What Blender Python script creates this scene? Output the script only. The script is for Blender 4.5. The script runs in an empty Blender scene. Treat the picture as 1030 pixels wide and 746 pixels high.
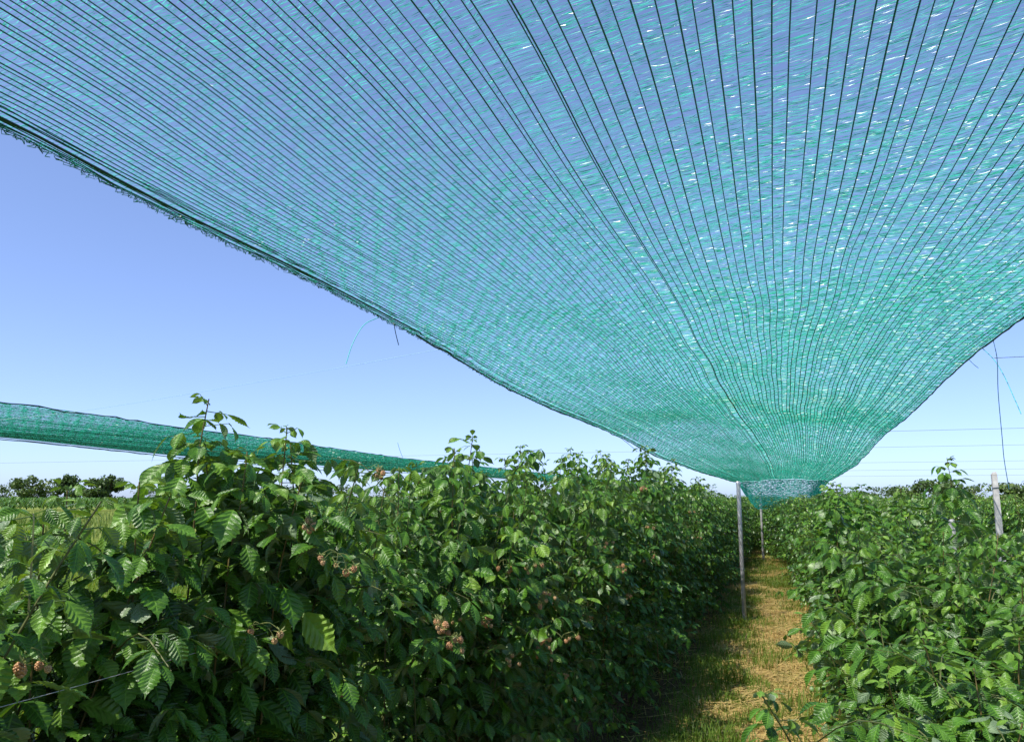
import bpy, math, random
import numpy as np
R = np.random.default_rng(7)
random.seed(7)
scene = bpy.context.scene
COL = scene.collection

# ------------------------------------------------------------------ camera
F_PX, W_PX, H_PX = 800.0, 1030.0, 746.0
CAM_Z, PITCH, YAW = 1.5, math.radians(9.02), math.radians(18.4)
cam = bpy.data.objects.new('camera', bpy.data.cameras.new('camera'))
COL.objects.link(cam)
cam.data.sensor_width = 36.0
cam.data.lens = 36.0 * F_PX / W_PX
cam.data.clip_start, cam.data.clip_end = 0.05, 3000
cam.location = (0, 0, CAM_Z)
cam.rotation_euler = (math.pi/2 + PITCH, 0, YAW)
scene.camera = cam
_cy, _sy, _cp, _sp = math.cos(YAW), math.sin(YAW), math.cos(PITCH), math.sin(PITCH)
RIGHT = np.array([_cy, _sy, 0]); FWD = np.array([-_sy*_cp, _cy*_cp, _sp]); UP = np.cross(RIGHT, FWD)
EYE = np.array([0, 0, CAM_Z])
def ray(px, py):
    d = FWD + RIGHT*(px-W_PX/2)/F_PX + UP*(H_PX/2-py)/F_PX
    return d
def on_x(px, py, x):        # survey point of the photo on the vertical plane X = x
    d = ray(px, py); return EYE + d*(x/d[0])
def on_y(px, py, y):
    d = ray(px, py); return EYE + d*(y/d[1])

# ------------------------------------------------------------------ helpers
def tag(o, label=None, cat=None, group=None, kind=None):
    if label: o['label'] = label
    if cat: o['category'] = cat
    if group: o['group'] = group
    if kind: o['kind'] = kind
    return o
def empty(name, loc=(0, 0, 0), rz=0.0):
    o = bpy.data.objects.new(name, None); COL.objects.link(o)
    o.empty_display_size = 0.1
    o.location = loc; o.rotation_euler = (0, 0, rz)
    return o
def mesh_obj(name, verts, faces, mats, parent=None, smooth=False, attrs=None, fmat=None):
    """verts (n,3); faces: (m,k) array or list of such arrays"""
    me = bpy.data.meshes.new(name)
    verts = np.asarray(verts, np.float32)
    if isinstance(faces, np.ndarray): faces = [faces]
    faces = [np.asarray(f, np.int32) for f in faces if len(f)]
    me.vertices.add(len(verts)); me.vertices.foreach_set('co', verts.ravel())
    nl = sum(f.size for f in faces); nf = sum(len(f) for f in faces)
    me.loops.add(nl); me.loops.foreach_set('vertex_index', np.concatenate([f.ravel() for f in faces]))
    me.polygons.add(nf)
    tot = np.concatenate([np.full(len(f), f.shape[1], np.int32) for f in faces])
    st = np.concatenate([[0], np.cumsum(tot)[:-1]]).astype(np.int32)
    me.polygons.foreach_set('loop_start', st); me.polygons.foreach_set('loop_total', tot)
    for m in (mats if isinstance(mats, (list, tuple)) else [mats]): me.materials.append(m)
    if fmat is not None: me.polygons.foreach_set('material_index', np.asarray(fmat, np.int32))
    me.polygons.foreach_set('use_smooth', np.full(nf, smooth, bool))
    for k, a in (attrs or {}).items():
        a = np.asarray(a, np.float32)
        if a.ndim == 1:
            at = me.attributes.new(k, 'FLOAT', 'POINT'); at.data.foreach_set('value', a)
        else:
            at = me.attributes.new(k, 'FLOAT_VECTOR', 'POINT'); at.data.foreach_set('vector', a.ravel())
    me.update(calc_edges=True); me.validate()
    o = bpy.data.objects.new(name, me); COL.objects.link(o)
    if parent: o.parent = parent
    return o
class MB:
    """collects pieces into one mesh"""
    def __init__(s): s.v, s.f, s.m, s.t, s.l, s.n = [], [], [], [], [], 0
    def add(s, v, f, m=0, tint=0.5, luv=None):
        v = np.asarray(v, float).reshape(-1, 3); f = np.asarray(f, int)
        s.v.append(v); s.f.append(f + s.n); s.m.append(np.full(len(f), m)); s.n += len(v)
        s.t.append(np.full(len(v), tint) if np.isscalar(tint) else np.asarray(tint))
        s.l.append(np.zeros((len(v), 3)) if luv is None else luv)
    def tube(s, pts, rad, k=6, m=0, tint=0.5, cap=True):
        pts = np.asarray(pts, float); n = len(pts)
        rad = np.full(n, rad) if np.isscalar(rad) else np.asarray(rad, float)
        T = np.gradient(pts, axis=0); T /= np.linalg.norm(T, axis=1)[:, None] + 1e-12
        a = np.array([0, 0, 1.0]) if abs(T[:, 2]).mean() < .8 else np.array([1.0, 0, 0])
        A = np.cross(T, a); A /= np.linalg.norm(A, axis=1)[:, None] + 1e-12
        B = np.cross(T, A)
        th = np.arange(k)*2*math.pi/k
        v = pts[:, None] + rad[:, None, None]*(A[:, None]*np.cos(th)[None, :, None] + B[:, None]*np.sin(th)[None, :, None])
        i = np.arange(n-1)[:, None]*k; j = np.arange(k)[None]; j2 = (j+1) % k
        f = np.stack([i+j, i+j2, i+k+j2, i+k+j], -1).reshape(-1, 4)
        s.add(v.reshape(-1, 3), f, m, tint)
        if cap and k == 4:
            s.add(v[-1], [[0, 1, 2, 3]], m, tint)
        elif cap:
            c = np.vstack([v[-1], pts[-1:]])
            s.add(c, [[q, (q+1) % k, k, k] for q in range(k)] if False else np.array([[q, (q+1) % k, k] for q in range(k)]), m, tint)
    def build(s, name, mats, parent=None, smooth=True):
        q = [i for i, f in enumerate(s.f) if f.shape[1] == 4]; t = [i for i, f in enumerate(s.f) if f.shape[1] == 3]
        fs, fm = [], []
        for grp in (q, t):
            if grp:
                fs.append(np.concatenate([s.f[i] for i in grp])); fm.append(np.concatenate([s.m[i] for i in grp]))
        return mesh_obj(name, np.concatenate(s.v), fs, mats, parent, smooth,
                        {'tint': np.concatenate(s.t), 'luv': np.concatenate(s.l)}, np.concatenate(fm))
def spline(pts, n):
    """Catmull-Rom through pts"""
    P = np.asarray(pts, float); P = np.vstack([2*P[0]-P[1], P, 2*P[-1]-P[-2]])
    m = len(P)-3; u = np.linspace(0, m-1e-9, n); i = u.astype(int); t = (u-i)[:, None]
    a, b, c, d = P[i], P[i+1], P[i+2], P[i+3]
    return .5*((2*b)+(c-a)*t+(2*a-5*b+4*c-d)*t**2+(3*b-a-3*c+d)*t**3)
def unit(v): return v/(np.linalg.norm(v, axis=-1, keepdims=True)+1e-12)

# ------------------------------------------------------------------ materials
def nodes(name):
    m = bpy.data.materials.new(name); m.use_nodes = True
    nt = m.node_tree; nt.nodes.clear()
    out = nt.nodes.new('ShaderNodeOutputMaterial')
    def N(t, **kw):
        n = nt.nodes.new(t)
        for k, v in kw.items(): setattr(n, k, v)
        return n
    return m, nt, out, N, nt.links.new
def plain(name, c, rough=.5, spec=.4, metal=0.0, noise=0.25, scale=30, transl=0.0, bump=0.0):
    m, nt, out, N, L = nodes(name)
    tc = N('ShaderNodeTexCoord'); nz = N('ShaderNodeTexNoise'); nz.inputs['Scale'].default_value = scale; nz.inputs['Detail'].default_value = 6
    L(tc.outputs['Object'], nz.inputs['Vector'])
    mr = N('ShaderNodeMapRange'); mr.inputs['From Min'].default_value = .3; mr.inputs['From Max'].default_value = .7
    mr.inputs['To Min'].default_value = 1-noise; mr.inputs['To Max'].default_value = 1+noise
    L(nz.outputs['Fac'], mr.inputs['Value'])
    mx = N('ShaderNodeMix', data_type='RGBA', blend_type='MULTIPLY'); mx.inputs[0].default_value = 1
    mx.inputs[6].default_value = (*c, 1); L(mr.outputs['Result'], mx.inputs[7])
    p = N('ShaderNodeBsdfPrincipled'); L(mx.outputs[2], p.inputs['Base Color'])
    p.inputs['Roughness'].default_value = rough; p.inputs['Specular IOR Level'].default_value = spec; p.inputs['Metallic'].default_value = metal
    if bump:
        b = N('ShaderNodeBump'); b.inputs['Strength'].default_value = bump; b.inputs['Distance'].default_value = .01
        L(nz.outputs['Fac'], b.inputs['Height']); L(b.outputs['Normal'], p.inputs['Normal'])
    if transl:
        t = N('ShaderNodeBsdfTranslucent'); L(mx.outputs[2], t.inputs['Color'])
        s = N('ShaderNodeMixShader'); s.inputs[0].default_value = transl
        L(p.outputs[0], s.inputs[1]); L(t.outputs[0], s.inputs[2]); L(s.outputs[0], out.inputs[0])
    else: L(p.outputs[0], out.inputs[0])
    return m
def leaf_mat(name, dark, mid, young, under=(.16, .23, .12), transl=.32, veins=True, spec=.35, rough=.42):
    m, nt, out, N, L = nodes(name)
    at = N('ShaderNodeAttribute', attribute_name='tint')
    cr = N('ShaderNodeValToRGB'); e = cr.color_ramp.elements
    e[0].position = 0; e[0].color = (*dark, 1); e[1].position = 1; e[1].color = (*young, 1)
    x = cr.color_ramp.elements.new(.55); x.color = (*mid, 1)
    L(at.outputs['Fac'], cr.inputs['Fac']); col = cr.outputs['Color']
    tc = N('ShaderNodeTexCoord'); nz = N('ShaderNodeTexNoise'); nz.inputs['Scale'].default_value = 40; L(tc.outputs['Object'], nz.inputs['Vector'])
    mr = N('ShaderNodeMapRange'); mr.inputs['From Min'].default_value = .3; mr.inputs['From Max'].default_value = .7
    mr.inputs['To Min'].default_value = .78; mr.inputs['To Max'].default_value = 1.22; L(nz.outputs['Fac'], mr.inputs['Value'])
    mx = N('ShaderNodeMix', data_type='RGBA', blend_type='MULTIPLY'); mx.inputs[0].default_value = 1
    L(col, mx.inputs[6]); L(mr.outputs['Result'], mx.inputs[7]); col = mx.outputs[2]
    p = N('ShaderNodeBsdfPrincipled')
    if veins:
        lv = N('ShaderNodeAttribute', attribute_name='luv'); sp = N('ShaderNodeSeparateXYZ'); L(lv.outputs['Vector'], sp.inputs[0])
        # luv.y : side-vein phase (whole numbers lie on a vein), luv.x : signed offset from the midrib
        fr = N('ShaderNodeMath', operation='PINGPONG'); fr.inputs[1].default_value = .5; L(sp.outputs[1], fr.inputs[0])
        v1 = N('ShaderNodeMapRange'); v1.inputs['From Min'].default_value = .0; v1.inputs['From Max'].default_value = .16
        v1.inputs['To Min'].default_value = .55; v1.inputs['To Max'].default_value = 0; L(fr.outputs[0], v1.inputs['Value'])
        ab = N('ShaderNodeMath', operation='ABSOLUTE'); L(sp.outputs[0], ab.inputs[0])
        v2 = N('ShaderNodeMapRange'); v2.inputs['From Min'].default_value = .02; v2.inputs['From Max'].default_value = .09
        v2.inputs['To Min'].default_value = .8; v2.inputs['To Max'].default_value = 0; L(ab.outputs[0], v2.inputs['Value'])
        mxm = N('ShaderNodeMath', operation='MAXIMUM'); L(v1.outputs[0], mxm.inputs[0]); L(v2.outputs[0], mxm.inputs[1])
        m2 = N('ShaderNodeMix', data_type='RGBA', blend_type='MIX'); L(mxm.outputs[0], m2.inputs[0]); L(col, m2.inputs[6])
        m2.inputs[7].default_value = (min(1, mid[0]*2.4), min(1, mid[1]*1.9), mid[2]*2.2, 1); col = m2.outputs[2]
        bp = N('ShaderNodeBump'); bp.inputs['Strength'].default_value = .35; bp.inputs['Distance'].default_value = .002
        n2 = N('ShaderNodeTexNoise'); n2.inputs['Scale'].default_value = 420; L(tc.outputs['Object'], n2.inputs['Vector'])
        L(n2.outputs['Fac'], bp.inputs['Height']); L(bp.outputs['Normal'], p.inputs['Normal'])
    ge = N('ShaderNodeNewGeometry')
    mb = N('ShaderNodeMix', data_type='RGBA', blend_type='MIX'); L(ge.outputs['Backfacing'], mb.inputs[0]); L(col, mb.inputs[6]); mb.inputs[7].default_value = (*under, 1)
    L(mb.outputs[2], p.inputs['Base Color'])
    p.inputs['Roughness'].default_value = rough; p.inputs['Specular IOR Level'].default_value = spec
    t = N('ShaderNodeBsdfTranslucent')
    tt = N('ShaderNodeMix', data_type='RGBA', blend_type='MULTIPLY'); tt.inputs[0].default_value = 1; L(col, tt.inputs[6]); tt.inputs[7].default_value = (1.5, 1.35, .5, 1)
    L(tt.outputs[2], t.inputs['Color'])
    s = N('ShaderNodeMixShader'); s.inputs[0].default_value = transl; L(p.outputs[0], s.inputs[1]); L(t.outputs[0], s.inputs[2]); L(s.outputs[0], out.inputs[0])
    return m
M = {}
M['leaf'] = leaf_mat('raspberry_leaf', (.020, .062, .008), (.056, .150, .013), (.16, .275, .034), transl=.27, spec=.45, rough=.38)
M['leaf_far'] = leaf_mat('raspberry_leaf_far', (.020, .062, .008), (.058, .150, .014), (.155, .26, .034), veins=False, transl=.27, spec=.45, rough=.38)
M['tree_leaf'] = leaf_mat('tree_leaf', (.03, .06, .018), (.055, .10, .027), (.10, .16, .04), veins=False, under=(.06, .09, .04), transl=.2, spec=.2)
M['tree_leaf_pale'] = leaf_mat('tree_leaf_pale', (.045, .085, .025), (.080, .130, .035), (.140, .190, .055), veins=False, under=(.1, .14, .06), transl=.2, spec=.2)
M['maize'] = leaf_mat('maize_leaf', (.03, .08, .014), (.05, .12, .02), (.10, .18, .035), veins=False, under=(.05, .12, .02), transl=.2, spec=.25)
M['grass'] = leaf_mat('grass_blade', (.06, .13, .015), (.13, .22, .03), (.26, .30, .06), veins=False, under=(.12, .2, .03), transl=.3, spec=.2)
M['hay'] = leaf_mat('dry_grass', (.06, .13, .02), (.10, .16, .03), (.19, .20, .06), veins=False, under=(.10, .16, .035), transl=.2, spec=.15)
M['straw'] = leaf_mat('straw', (.36, .23, .06), (.54, .37, .11), (.70, .53, .21), veins=False, under=(.46, .34, .13), transl=.1, spec=.3)
M['cane'] = plain('cane_bark', (.085, .095, .03), .6, .3, noise=.35, scale=60)
M['cane_red'] = plain('cane_shoot', (.13, .10, .035), .5, .3, noise=.3, scale=60)
M['unripe'] = plain('berry_unripe', (.56, .36, .18), .45, .4, noise=.3, scale=120, transl=.15)
M['pink'] = plain('berry_pink', (.50, .27, .13), .4, .45, noise=.25, scale=120, transl=.15)
M['ripe'] = plain('berry_ripe', (.36, .015, .018), .32, .5, noise=.2, scale=120, transl=.12)
M['sepal'] = plain('berry_sepal', (.17, .20, .06), .6, .3, noise=.3, scale=90, transl=.2)
M['trunk'] = plain('trunk_bark', (.10, .075, .05), .9, .2, noise=.4, scale=8, bump=.5)
M['steel'] = plain('galvanised_steel', (.46, .45, .47), .42, .5, metal=.55, noise=.22, scale=14, bump=.05)
M['stake'] = plain('weathered_stake', (.38, .37, .37), .85, .2, noise=.3, scale=18, bump=.4)
M['wire'] = plain('galvanised_wire', (.10, .12, .16), .5, .5, metal=.2, noise=.1)
M['wire_bright'] = plain('bright_wire', (.30, .50, .55), .4, .5, noise=.1)
M['cord'] = plain('teal_cord', (.02, .09, .13), .5, .3, noise=.2, scale=80)
M['cord_bright'] = plain('bright_teal_cord', (.10, .55, .55), .45, .4, noise=.2, scale=80, transl=.3)
M['rope'] = plain('border_rope', (.012, .045, .045), .6, .3, noise=.3, scale=80)
M['strand'] = plain('net_stitch', (.003, .10, .082), .5, .35, noise=.3, scale=150, transl=.2)
def tape_mat():
    m, nt, out, N, L = nodes('net_tape')
    at = N('ShaderNodeAttribute', attribute_name='tint')
    cr = N('ShaderNodeValToRGB'); e = cr.color_ramp.elements
    e[0].color = (.012, .33, .225, 1); e[1].color = (.08, .74, .54, 1); L(at.outputs['Fac'], cr.inputs['Fac'])
    p = N('ShaderNodeBsdfPrincipled'); L(cr.outputs[0], p.inputs['Base Color'])
    p.inputs['Roughness'].default_value = .26; p.inputs['Specular IOR Level'].default_value = .6
    t = N('ShaderNodeBsdfTranslucent'); L(cr.outputs[0], t.inputs['Color'])
    s = N('ShaderNodeMixShader'); s.inputs[0].default_value = .6
    L(p.outputs[0], s.inputs[1]); L(t.outputs[0], s.inputs[2]); L(s.outputs[0], out.inputs[0])
    return m
M['tape'] = tape_mat()

# ------------------------------------------------------------------ light and sky
SUN_EL = math.radians(59); SUN_V = unit(np.array([-.50, -.80, 0])) * math.cos(SUN_EL) + np.array([0, 0, math.sin(SUN_EL)])
sun = bpy.data.objects.new('sun', bpy.data.lights.new('sun', 'SUN')); COL.objects.link(sun)
sun.data.energy = 5.0; sun.data.angle = math.radians(.5); sun.data.color = (1, .95, .86)
from mathutils import Vector
sun.rotation_euler = Vector(SUN_V).to_track_quat('Z', 'Y').to_euler()
w = bpy.data.worlds.new('World'); scene.world = w; w.use_nodes = True
nt = w.node_tree; bg = nt.nodes['Background']
sk = nt.nodes.new('ShaderNodeTexSky'); sk.sky_type = 'NISHITA'; sk.sun_disc = False
sk.sun_elevation = SUN_EL; sk.sun_rotation = math.atan2(SUN_V[0], SUN_V[1])
sk.air_density = .6; sk.dust_density = 2.0; sk.ozone_density = 3.0; sk.altitude = 1000
tn = nt.nodes.new('ShaderNodeMix'); tn.data_type = 'RGBA'; tn.blend_type = 'MULTIPLY'; tn.inputs[0].default_value = 1; tn.inputs[7].default_value = (1.08, 1.15, 1.40, 1)
gm = nt.nodes.new('ShaderNodeGamma'); gm.inputs[1].default_value = .78
nt.links.new(sk.outputs[0], gm.inputs[0]); nt.links.new(gm.outputs[0], tn.inputs[6]); nt.links.new(tn.outputs[2], bg.inputs[0]); bg.inputs[1].default_value = .148
vs = scene.view_settings; vs.view_transform = 'Standard'; vs.look = 'None'; vs.exposure = 0.88; vs.gamma = 1; vs.use_curve_mapping = False
scene.cycles.max_bounces = 8; scene.cycles.transparent_max_bounces = 8

# ------------------------------------------------------------------ ground
def ground_mat():
    m, nt, out, N, L = nodes('meadow_ground')
    tc = N('ShaderNodeTexCoord')
    n1 = N('ShaderNodeTexNoise'); n1.inputs['Scale'].default_value = .25; n1.inputs['Detail'].default_value = 8; L(tc.outputs['Object'], n1.inputs['Vector'])
    n2 = N('ShaderNodeTexNoise'); n2.inputs['Scale'].default_value = 9; n2.inputs['Detail'].default_value = 8; L(tc.outputs['Object'], n2.inputs['Vector'])
    c1 = N('ShaderNodeValToRGB'); e = c1.color_ramp.elements; e[0].position = .3; e[0].color = (.055, .085, .018, 1); e[1].position = .7; e[1].color = (.15, .19, .04, 1)
    L(n2.outputs['Fac'], c1.inputs[0])
    # mown hay strip of the field to the left: measured along the field's own axis
    sp = N('ShaderNodeSeparateXYZ'); L(tc.outputs['Object'], sp.inputs[0])
    ax = N('ShaderNodeMath', operation='MULTIPLY'); L(sp.outputs[0], ax.inputs[0]); ax.inputs[1].default_value = -.75
    ay = N('ShaderNodeMath', operation='MULTIPLY_ADD'); L(sp.outputs[1], ay.inputs[0]); ay.inputs[1].default_value = .66; L(ax.outputs[0], ay.inputs[2])
    an = N('ShaderNodeMath', operation='MULTIPLY_ADD'); L(n1.outputs['Fac'], an.inputs[0]); an.inputs[1].default_value = 14; L(ay.outputs[0], an.inputs[2])
    k = N('ShaderNodeMapRange'); k.interpolation_type = 'SMOOTHSTEP'; k.inputs['From Min'].default_value = 36; k.inputs['From Max'].default_value = 44; L(an.outputs[0], k.inputs['Value'])
    c2 = N('ShaderNodeValToRGB'); e = c2.color_ramp.elements; e[0].position = .3; e[0].color = (.07, .12, .022, 1); e[1].position = .7; e[1].color = (.18, .19, .05, 1)
    L(n2.outputs['Fac'], c2.inputs[0])
    mx = N('ShaderNodeMix', data_type='RGBA'); L(k.outputs[0], mx.inputs[0]); L(c1.outputs[0], mx.inputs[6]); L(c2.outputs[0], mx.inputs[7])
    p = N('ShaderNodeBsdfPrincipled'); p.inputs['Roughness'].default_value = 1; p.inputs['Specular IOR Level'].default_value = .05
    L(mx.outputs[2], p.inputs['Base Color'])
    b = N('ShaderNodeBump'); b.inputs['Strength'].default_value = .6; b.inputs['Distance'].default_value = .05; L(n2.outputs['Fac'], b.inputs['Height']); L(b.outputs[0], p.inputs['Normal'])
    L(p.outputs[0], out.inputs[0]); return m
def path_mat():
    m, nt, out, N, L = nodes('straw_path')
    tc = N('ShaderNodeTexCoord'); mp = N('ShaderNodeMapping'); mp.inputs['Scale'].default_value = (1, .55, 1); L(tc.outputs['Object'], mp.inputs[0])
    n1 = N('ShaderNodeTexNoise'); n1.inputs['Scale'].default_value = 1.9; n1.inputs['Detail'].default_value = 9; n1.inputs['Roughness'].default_value = .65; L(mp.outputs[0], n1.inputs['Vector'])
    n2 = N('ShaderNodeTexNoise'); n2.inputs['Scale'].default_value = 45; n2.inputs['Detail'].default_value = 6; L(tc.outputs['Object'], n2.inputs['Vector'])
    a = N('ShaderNodeValToRGB'); e = a.color_ramp.elements; e[0].position = .3; e[0].color = (.15, .10, .04, 1); e[1].position = .7; e[1].color = (.55, .39, .14, 1); L(n2.outputs['Fac'], a.inputs[0])
    g = N('ShaderNodeValToRGB'); e = g.color_ramp.elements; e[0].position = .3; e[0].color = (.06, .09, .015, 1); e[1].position = .7; e[1].color = (.20, .24, .04, 1); L(n2.outputs['Fac'], g.inputs[0])
    k = N('ShaderNodeMapRange'); k.inputs['From Min'].default_value = .48; k.inputs['From Max'].default_value = .60; L(n1.outputs['Fac'], k.inputs['Value'])
    mx = N('ShaderNodeMix', data_type='RGBA'); L(k.outputs[0], mx.inputs[0]); L(a.outputs[0], mx.inputs[6]); L(g.outputs[0], mx.inputs[7])
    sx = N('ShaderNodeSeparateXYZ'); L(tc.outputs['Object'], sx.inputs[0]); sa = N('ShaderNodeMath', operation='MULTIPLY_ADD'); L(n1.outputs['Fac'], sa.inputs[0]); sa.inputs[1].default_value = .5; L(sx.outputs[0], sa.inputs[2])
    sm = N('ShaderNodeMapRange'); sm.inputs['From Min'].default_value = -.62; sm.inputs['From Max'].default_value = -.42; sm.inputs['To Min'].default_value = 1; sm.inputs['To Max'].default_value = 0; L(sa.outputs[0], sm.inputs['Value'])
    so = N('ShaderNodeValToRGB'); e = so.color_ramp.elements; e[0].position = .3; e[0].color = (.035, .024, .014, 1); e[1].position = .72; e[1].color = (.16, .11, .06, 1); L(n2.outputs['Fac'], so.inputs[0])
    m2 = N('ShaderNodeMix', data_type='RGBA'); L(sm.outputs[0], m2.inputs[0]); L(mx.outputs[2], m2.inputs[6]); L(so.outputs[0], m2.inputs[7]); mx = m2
    p = N('ShaderNodeBsdfPrincipled'); p.inputs['Roughness'].default_value = .95; p.inputs['Specular IOR Level'].default_value = .1; L(mx.outputs[2], p.inputs['Base Color'])
    b = N('ShaderNodeBump'); b.inputs['Strength'].default_value = .8; b.inputs['Distance'].default_value = .03; L(n2.outputs['Fac'], b.inputs['Height']); L(b.outputs[0], p.inputs['Normal'])
    L(p.outputs[0], out.inputs[0]); return m
g = 1500
tag(mesh_obj('ground', [(-g, -g, 0), (g, -g, 0), (g, g, 0), (-g, g, 0)], np.array([[0, 1, 2, 3]]), ground_mat()), kind='structure')
ny = 120; ys = np.linspace(-3, 70, ny); xs = np.linspace(-1.9, 1.2, 9)
gx, gy = np.meshgrid(xs, ys); gz = .006 + .018*np.clip(np.sin(gx*5+np.sin(gy*1.3))*np.cos(gy*2.1+gx), 0, 1)
gz[:, 0] = gz[:, -1] = .005
gx[:, 0] += .08*np.sin(ys*1.7)+.05*np.sin(ys*4.1); gx[:, -1] += .08*np.sin(ys*1.3+1)
i = np.arange(ny-1)[:, None]*9+np.arange(8)[None]
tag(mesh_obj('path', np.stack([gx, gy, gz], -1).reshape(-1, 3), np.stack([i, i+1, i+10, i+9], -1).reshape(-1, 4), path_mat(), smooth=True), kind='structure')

def blades(name, P, h, wd, lean, mat, label, cat, tints, lying=False):
    n = len(P); az = R.uniform(0, 2*math.pi, n); d = np.stack([np.cos(az), np.sin(az), 0*az], -1); s = np.stack([-d[:, 1], d[:, 0], 0*az], -1)
    h = h[:, None]; wd = wd[:, None]; lean = lean[:, None]; z = np.array([[0, 0, 1.0]])
    if lying:
        a = P; b = P + d*h + z*R.uniform(-.01, .03, (n, 1)); b[:, 2] = np.maximum(b[:, 2], .012)
        v = np.stack([a-s*wd, a+s*wd+z*wd*.5, b+s*wd+z*wd*.5, b-s*wd], 1); f = np.arange(n)[:, None]*4+np.array([[0, 1, 2, 3]])
        return tag(mesh_obj(name, v.reshape(-1, 3), f, mat, attrs={'tint': np.repeat(tints, 4)}), label, cat, kind='stuff')
    a = P; b = P + z*h*.6 + d*h*lean*.35; c = P + z*h*(1-.3*lean) + d*h*lean
    v = np.stack([a-s*wd, a+s*wd, b+s*wd*.8, b-s*wd*.8, c], 1)
    q = np.arange(n)[:, None]*5+np.array([[0, 1, 2, 3]]); t = np.arange(n)[:, None]*5+np.array([[3, 2, 4]])
    return tag(mesh_obj(name, v.reshape(-1, 3), [q, t], mat, attrs={'tint': np.repeat(tints, 5)}), label, cat, kind='stuff')
def vnoise(x, y, s, seed):
    r = np.random.default_rng(seed); g = r.random((64, 64)); X = x*s; Y = y*s
    xi = np.floor(X).astype(int); yi = np.floor(Y).astype(int); fx = X-xi; fy = Y-yi; fx = fx*fx*(3-2*fx); fy = fy*fy*(3-2*fy)
    G = lambda a, b: g[a % 64, b % 64]
    return (G(xi, yi)*(1-fx)+G(xi+1, yi)*fx)*(1-fy)+(G(xi, yi+1)*(1-fx)+G(xi+1, yi+1)*fx)*fy
# green grass growing along the path in uneven tufts
n = 90000; yy = 3.2+R.random(n)**1.5*26; xx = R.uniform(-1.3, .75, n)
k = .6*vnoise(xx, yy*.6, 1.6, 3)+.4*vnoise(xx, yy, 5, 4) + .10*np.abs(xx+.1)
keep = R.random(n) < np.clip((k-.47)*6, .05, 1)*np.clip((xx+.95)/.25, .12, 1); P = np.stack([xx, yy, 0*xx+.01], -1)[keep]
nn = len(P); blades('path_grass', P, R.uniform(.03, .11, nn)*(.6+1.5*vnoise(P[:, 0], P[:, 1], 2.3, 6)**2), R.uniform(.0015, .0035, nn), R.uniform(.2, 1.1, nn), M['grass'], 'green grass tufts growing along the straw path', 'grass', R.random(nn))
n = 60000; yy = 3.2+R.random(n)**1.4*24; xx = R.uniform(-1.2, .7, n)
k = .6*vnoise(xx, yy*.6, 1.6, 3)+.4*vnoise(xx, yy, 5, 4)
keep = R.random(n) < np.clip((.59-k)*6, .06, 1); P = np.stack([xx, yy, R.uniform(.012, .03, n)], -1)[keep]
nn = len(P); blades('straw_litter', P, R.uniform(.05, .22, nn), R.uniform(.0012, .003, nn), R.uniform(.2, 1, nn), M['straw'], 'dry yellow straw scattered over the path', 'straw', R.random(nn), lying=True)
# meadow beyond the left row
n = 60000; rr = 4+R.random(n)**.8*26; aa = np.radians(R.uniform(36, 66, n)); P = np.stack([-rr*np.sin(aa), rr*np.cos(aa), 0*aa], -1); P = P[P[:, 0] < -2.3]
nn = len(P); blades('meadow_grass', P, R.uniform(.08, .26, nn), R.uniform(.003, .007, nn), R.uniform(.1, .7, nn), M['grass'], 'bright green meadow grass beyond the left raspberry row', 'grass', R.random(nn)**.8)
n = 50000; rr = 32+R.random(n)*52; aa = np.radians(R.uniform(30, 66, n)); P = np.stack([-rr*np.sin(aa), rr*np.cos(aa), 0*aa], -1)
P = P[R.random(n) < .1+.5*vnoise(P[:, 0], P[:, 1], .2, 9)]
nn = len(P); blades('hay_grass', P, R.uniform(.2, .5, nn), R.uniform(.006, .016, nn), R.uniform(.1, .6, nn), M['hay'], 'tan dry grass of the uncut field in front of the maize', 'dry grass', R.random(nn))

# ------------------------------------------------------------------ leaves
def leaflet(nv, ncol, pleat, Wd=.51):
    """ovate pleated leaflet, length 1 along +Y, normal +Z. rows follow the side veins."""
    rows = 2*nv+1; V, U = [], []
    lat = np.linspace(-1, 1, ncol)
    for r in range(rows):
        t = r/(rows-1)
        wv = Wd*.5*np.sin(math.pi*min(1, t*.93+.07)**.74)**(.85 if t < .5 else 1.05) if r < rows-1 else 0
        if r == 0: wv = Wd*.13
        tooth = 1.07 if r % 2 == 0 else .93
        for c in lat:
            x = c*wv*(tooth if abs(c) > .99 else 1)
            y = t*.92 + .22*abs(c)*wv/Wd*2*(1-t)**.3*(1 if r < rows-1 else 0)
            if r == rows-1: y = 1.0
            z = pleat*(1 if r % 2 else -1)*(min(1, abs(c)*1.6))*(1-abs(c)**3*.4)*math.sin(math.pi*min(.98, t+.05))
            z += .10*abs(c)*wv/Wd*2*.5      # shallow trough along the midrib
            V.append((x, y, z)); U.append((c, r/2, t))
    V = np.array(V); U = np.array(U)
    i = np.arange(rows-1)[:, None]*ncol+np.arange(ncol-1)[None]
    Fq = np.stack([i, i+1, i+ncol+1, i+ncol], -1).reshape(-1, 4)
    return V, Fq, U
LEAFLET = {0: leaflet(7, 5, .022), 1: leaflet(3, 3, .02), 2: leaflet(1, 3, .0)}
def rot_frame(d, n):
    d = unit(d); n = unit(n - (n*d).sum(-1, keepdims=True)*d); return np.cross(d, n), d, n
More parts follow.
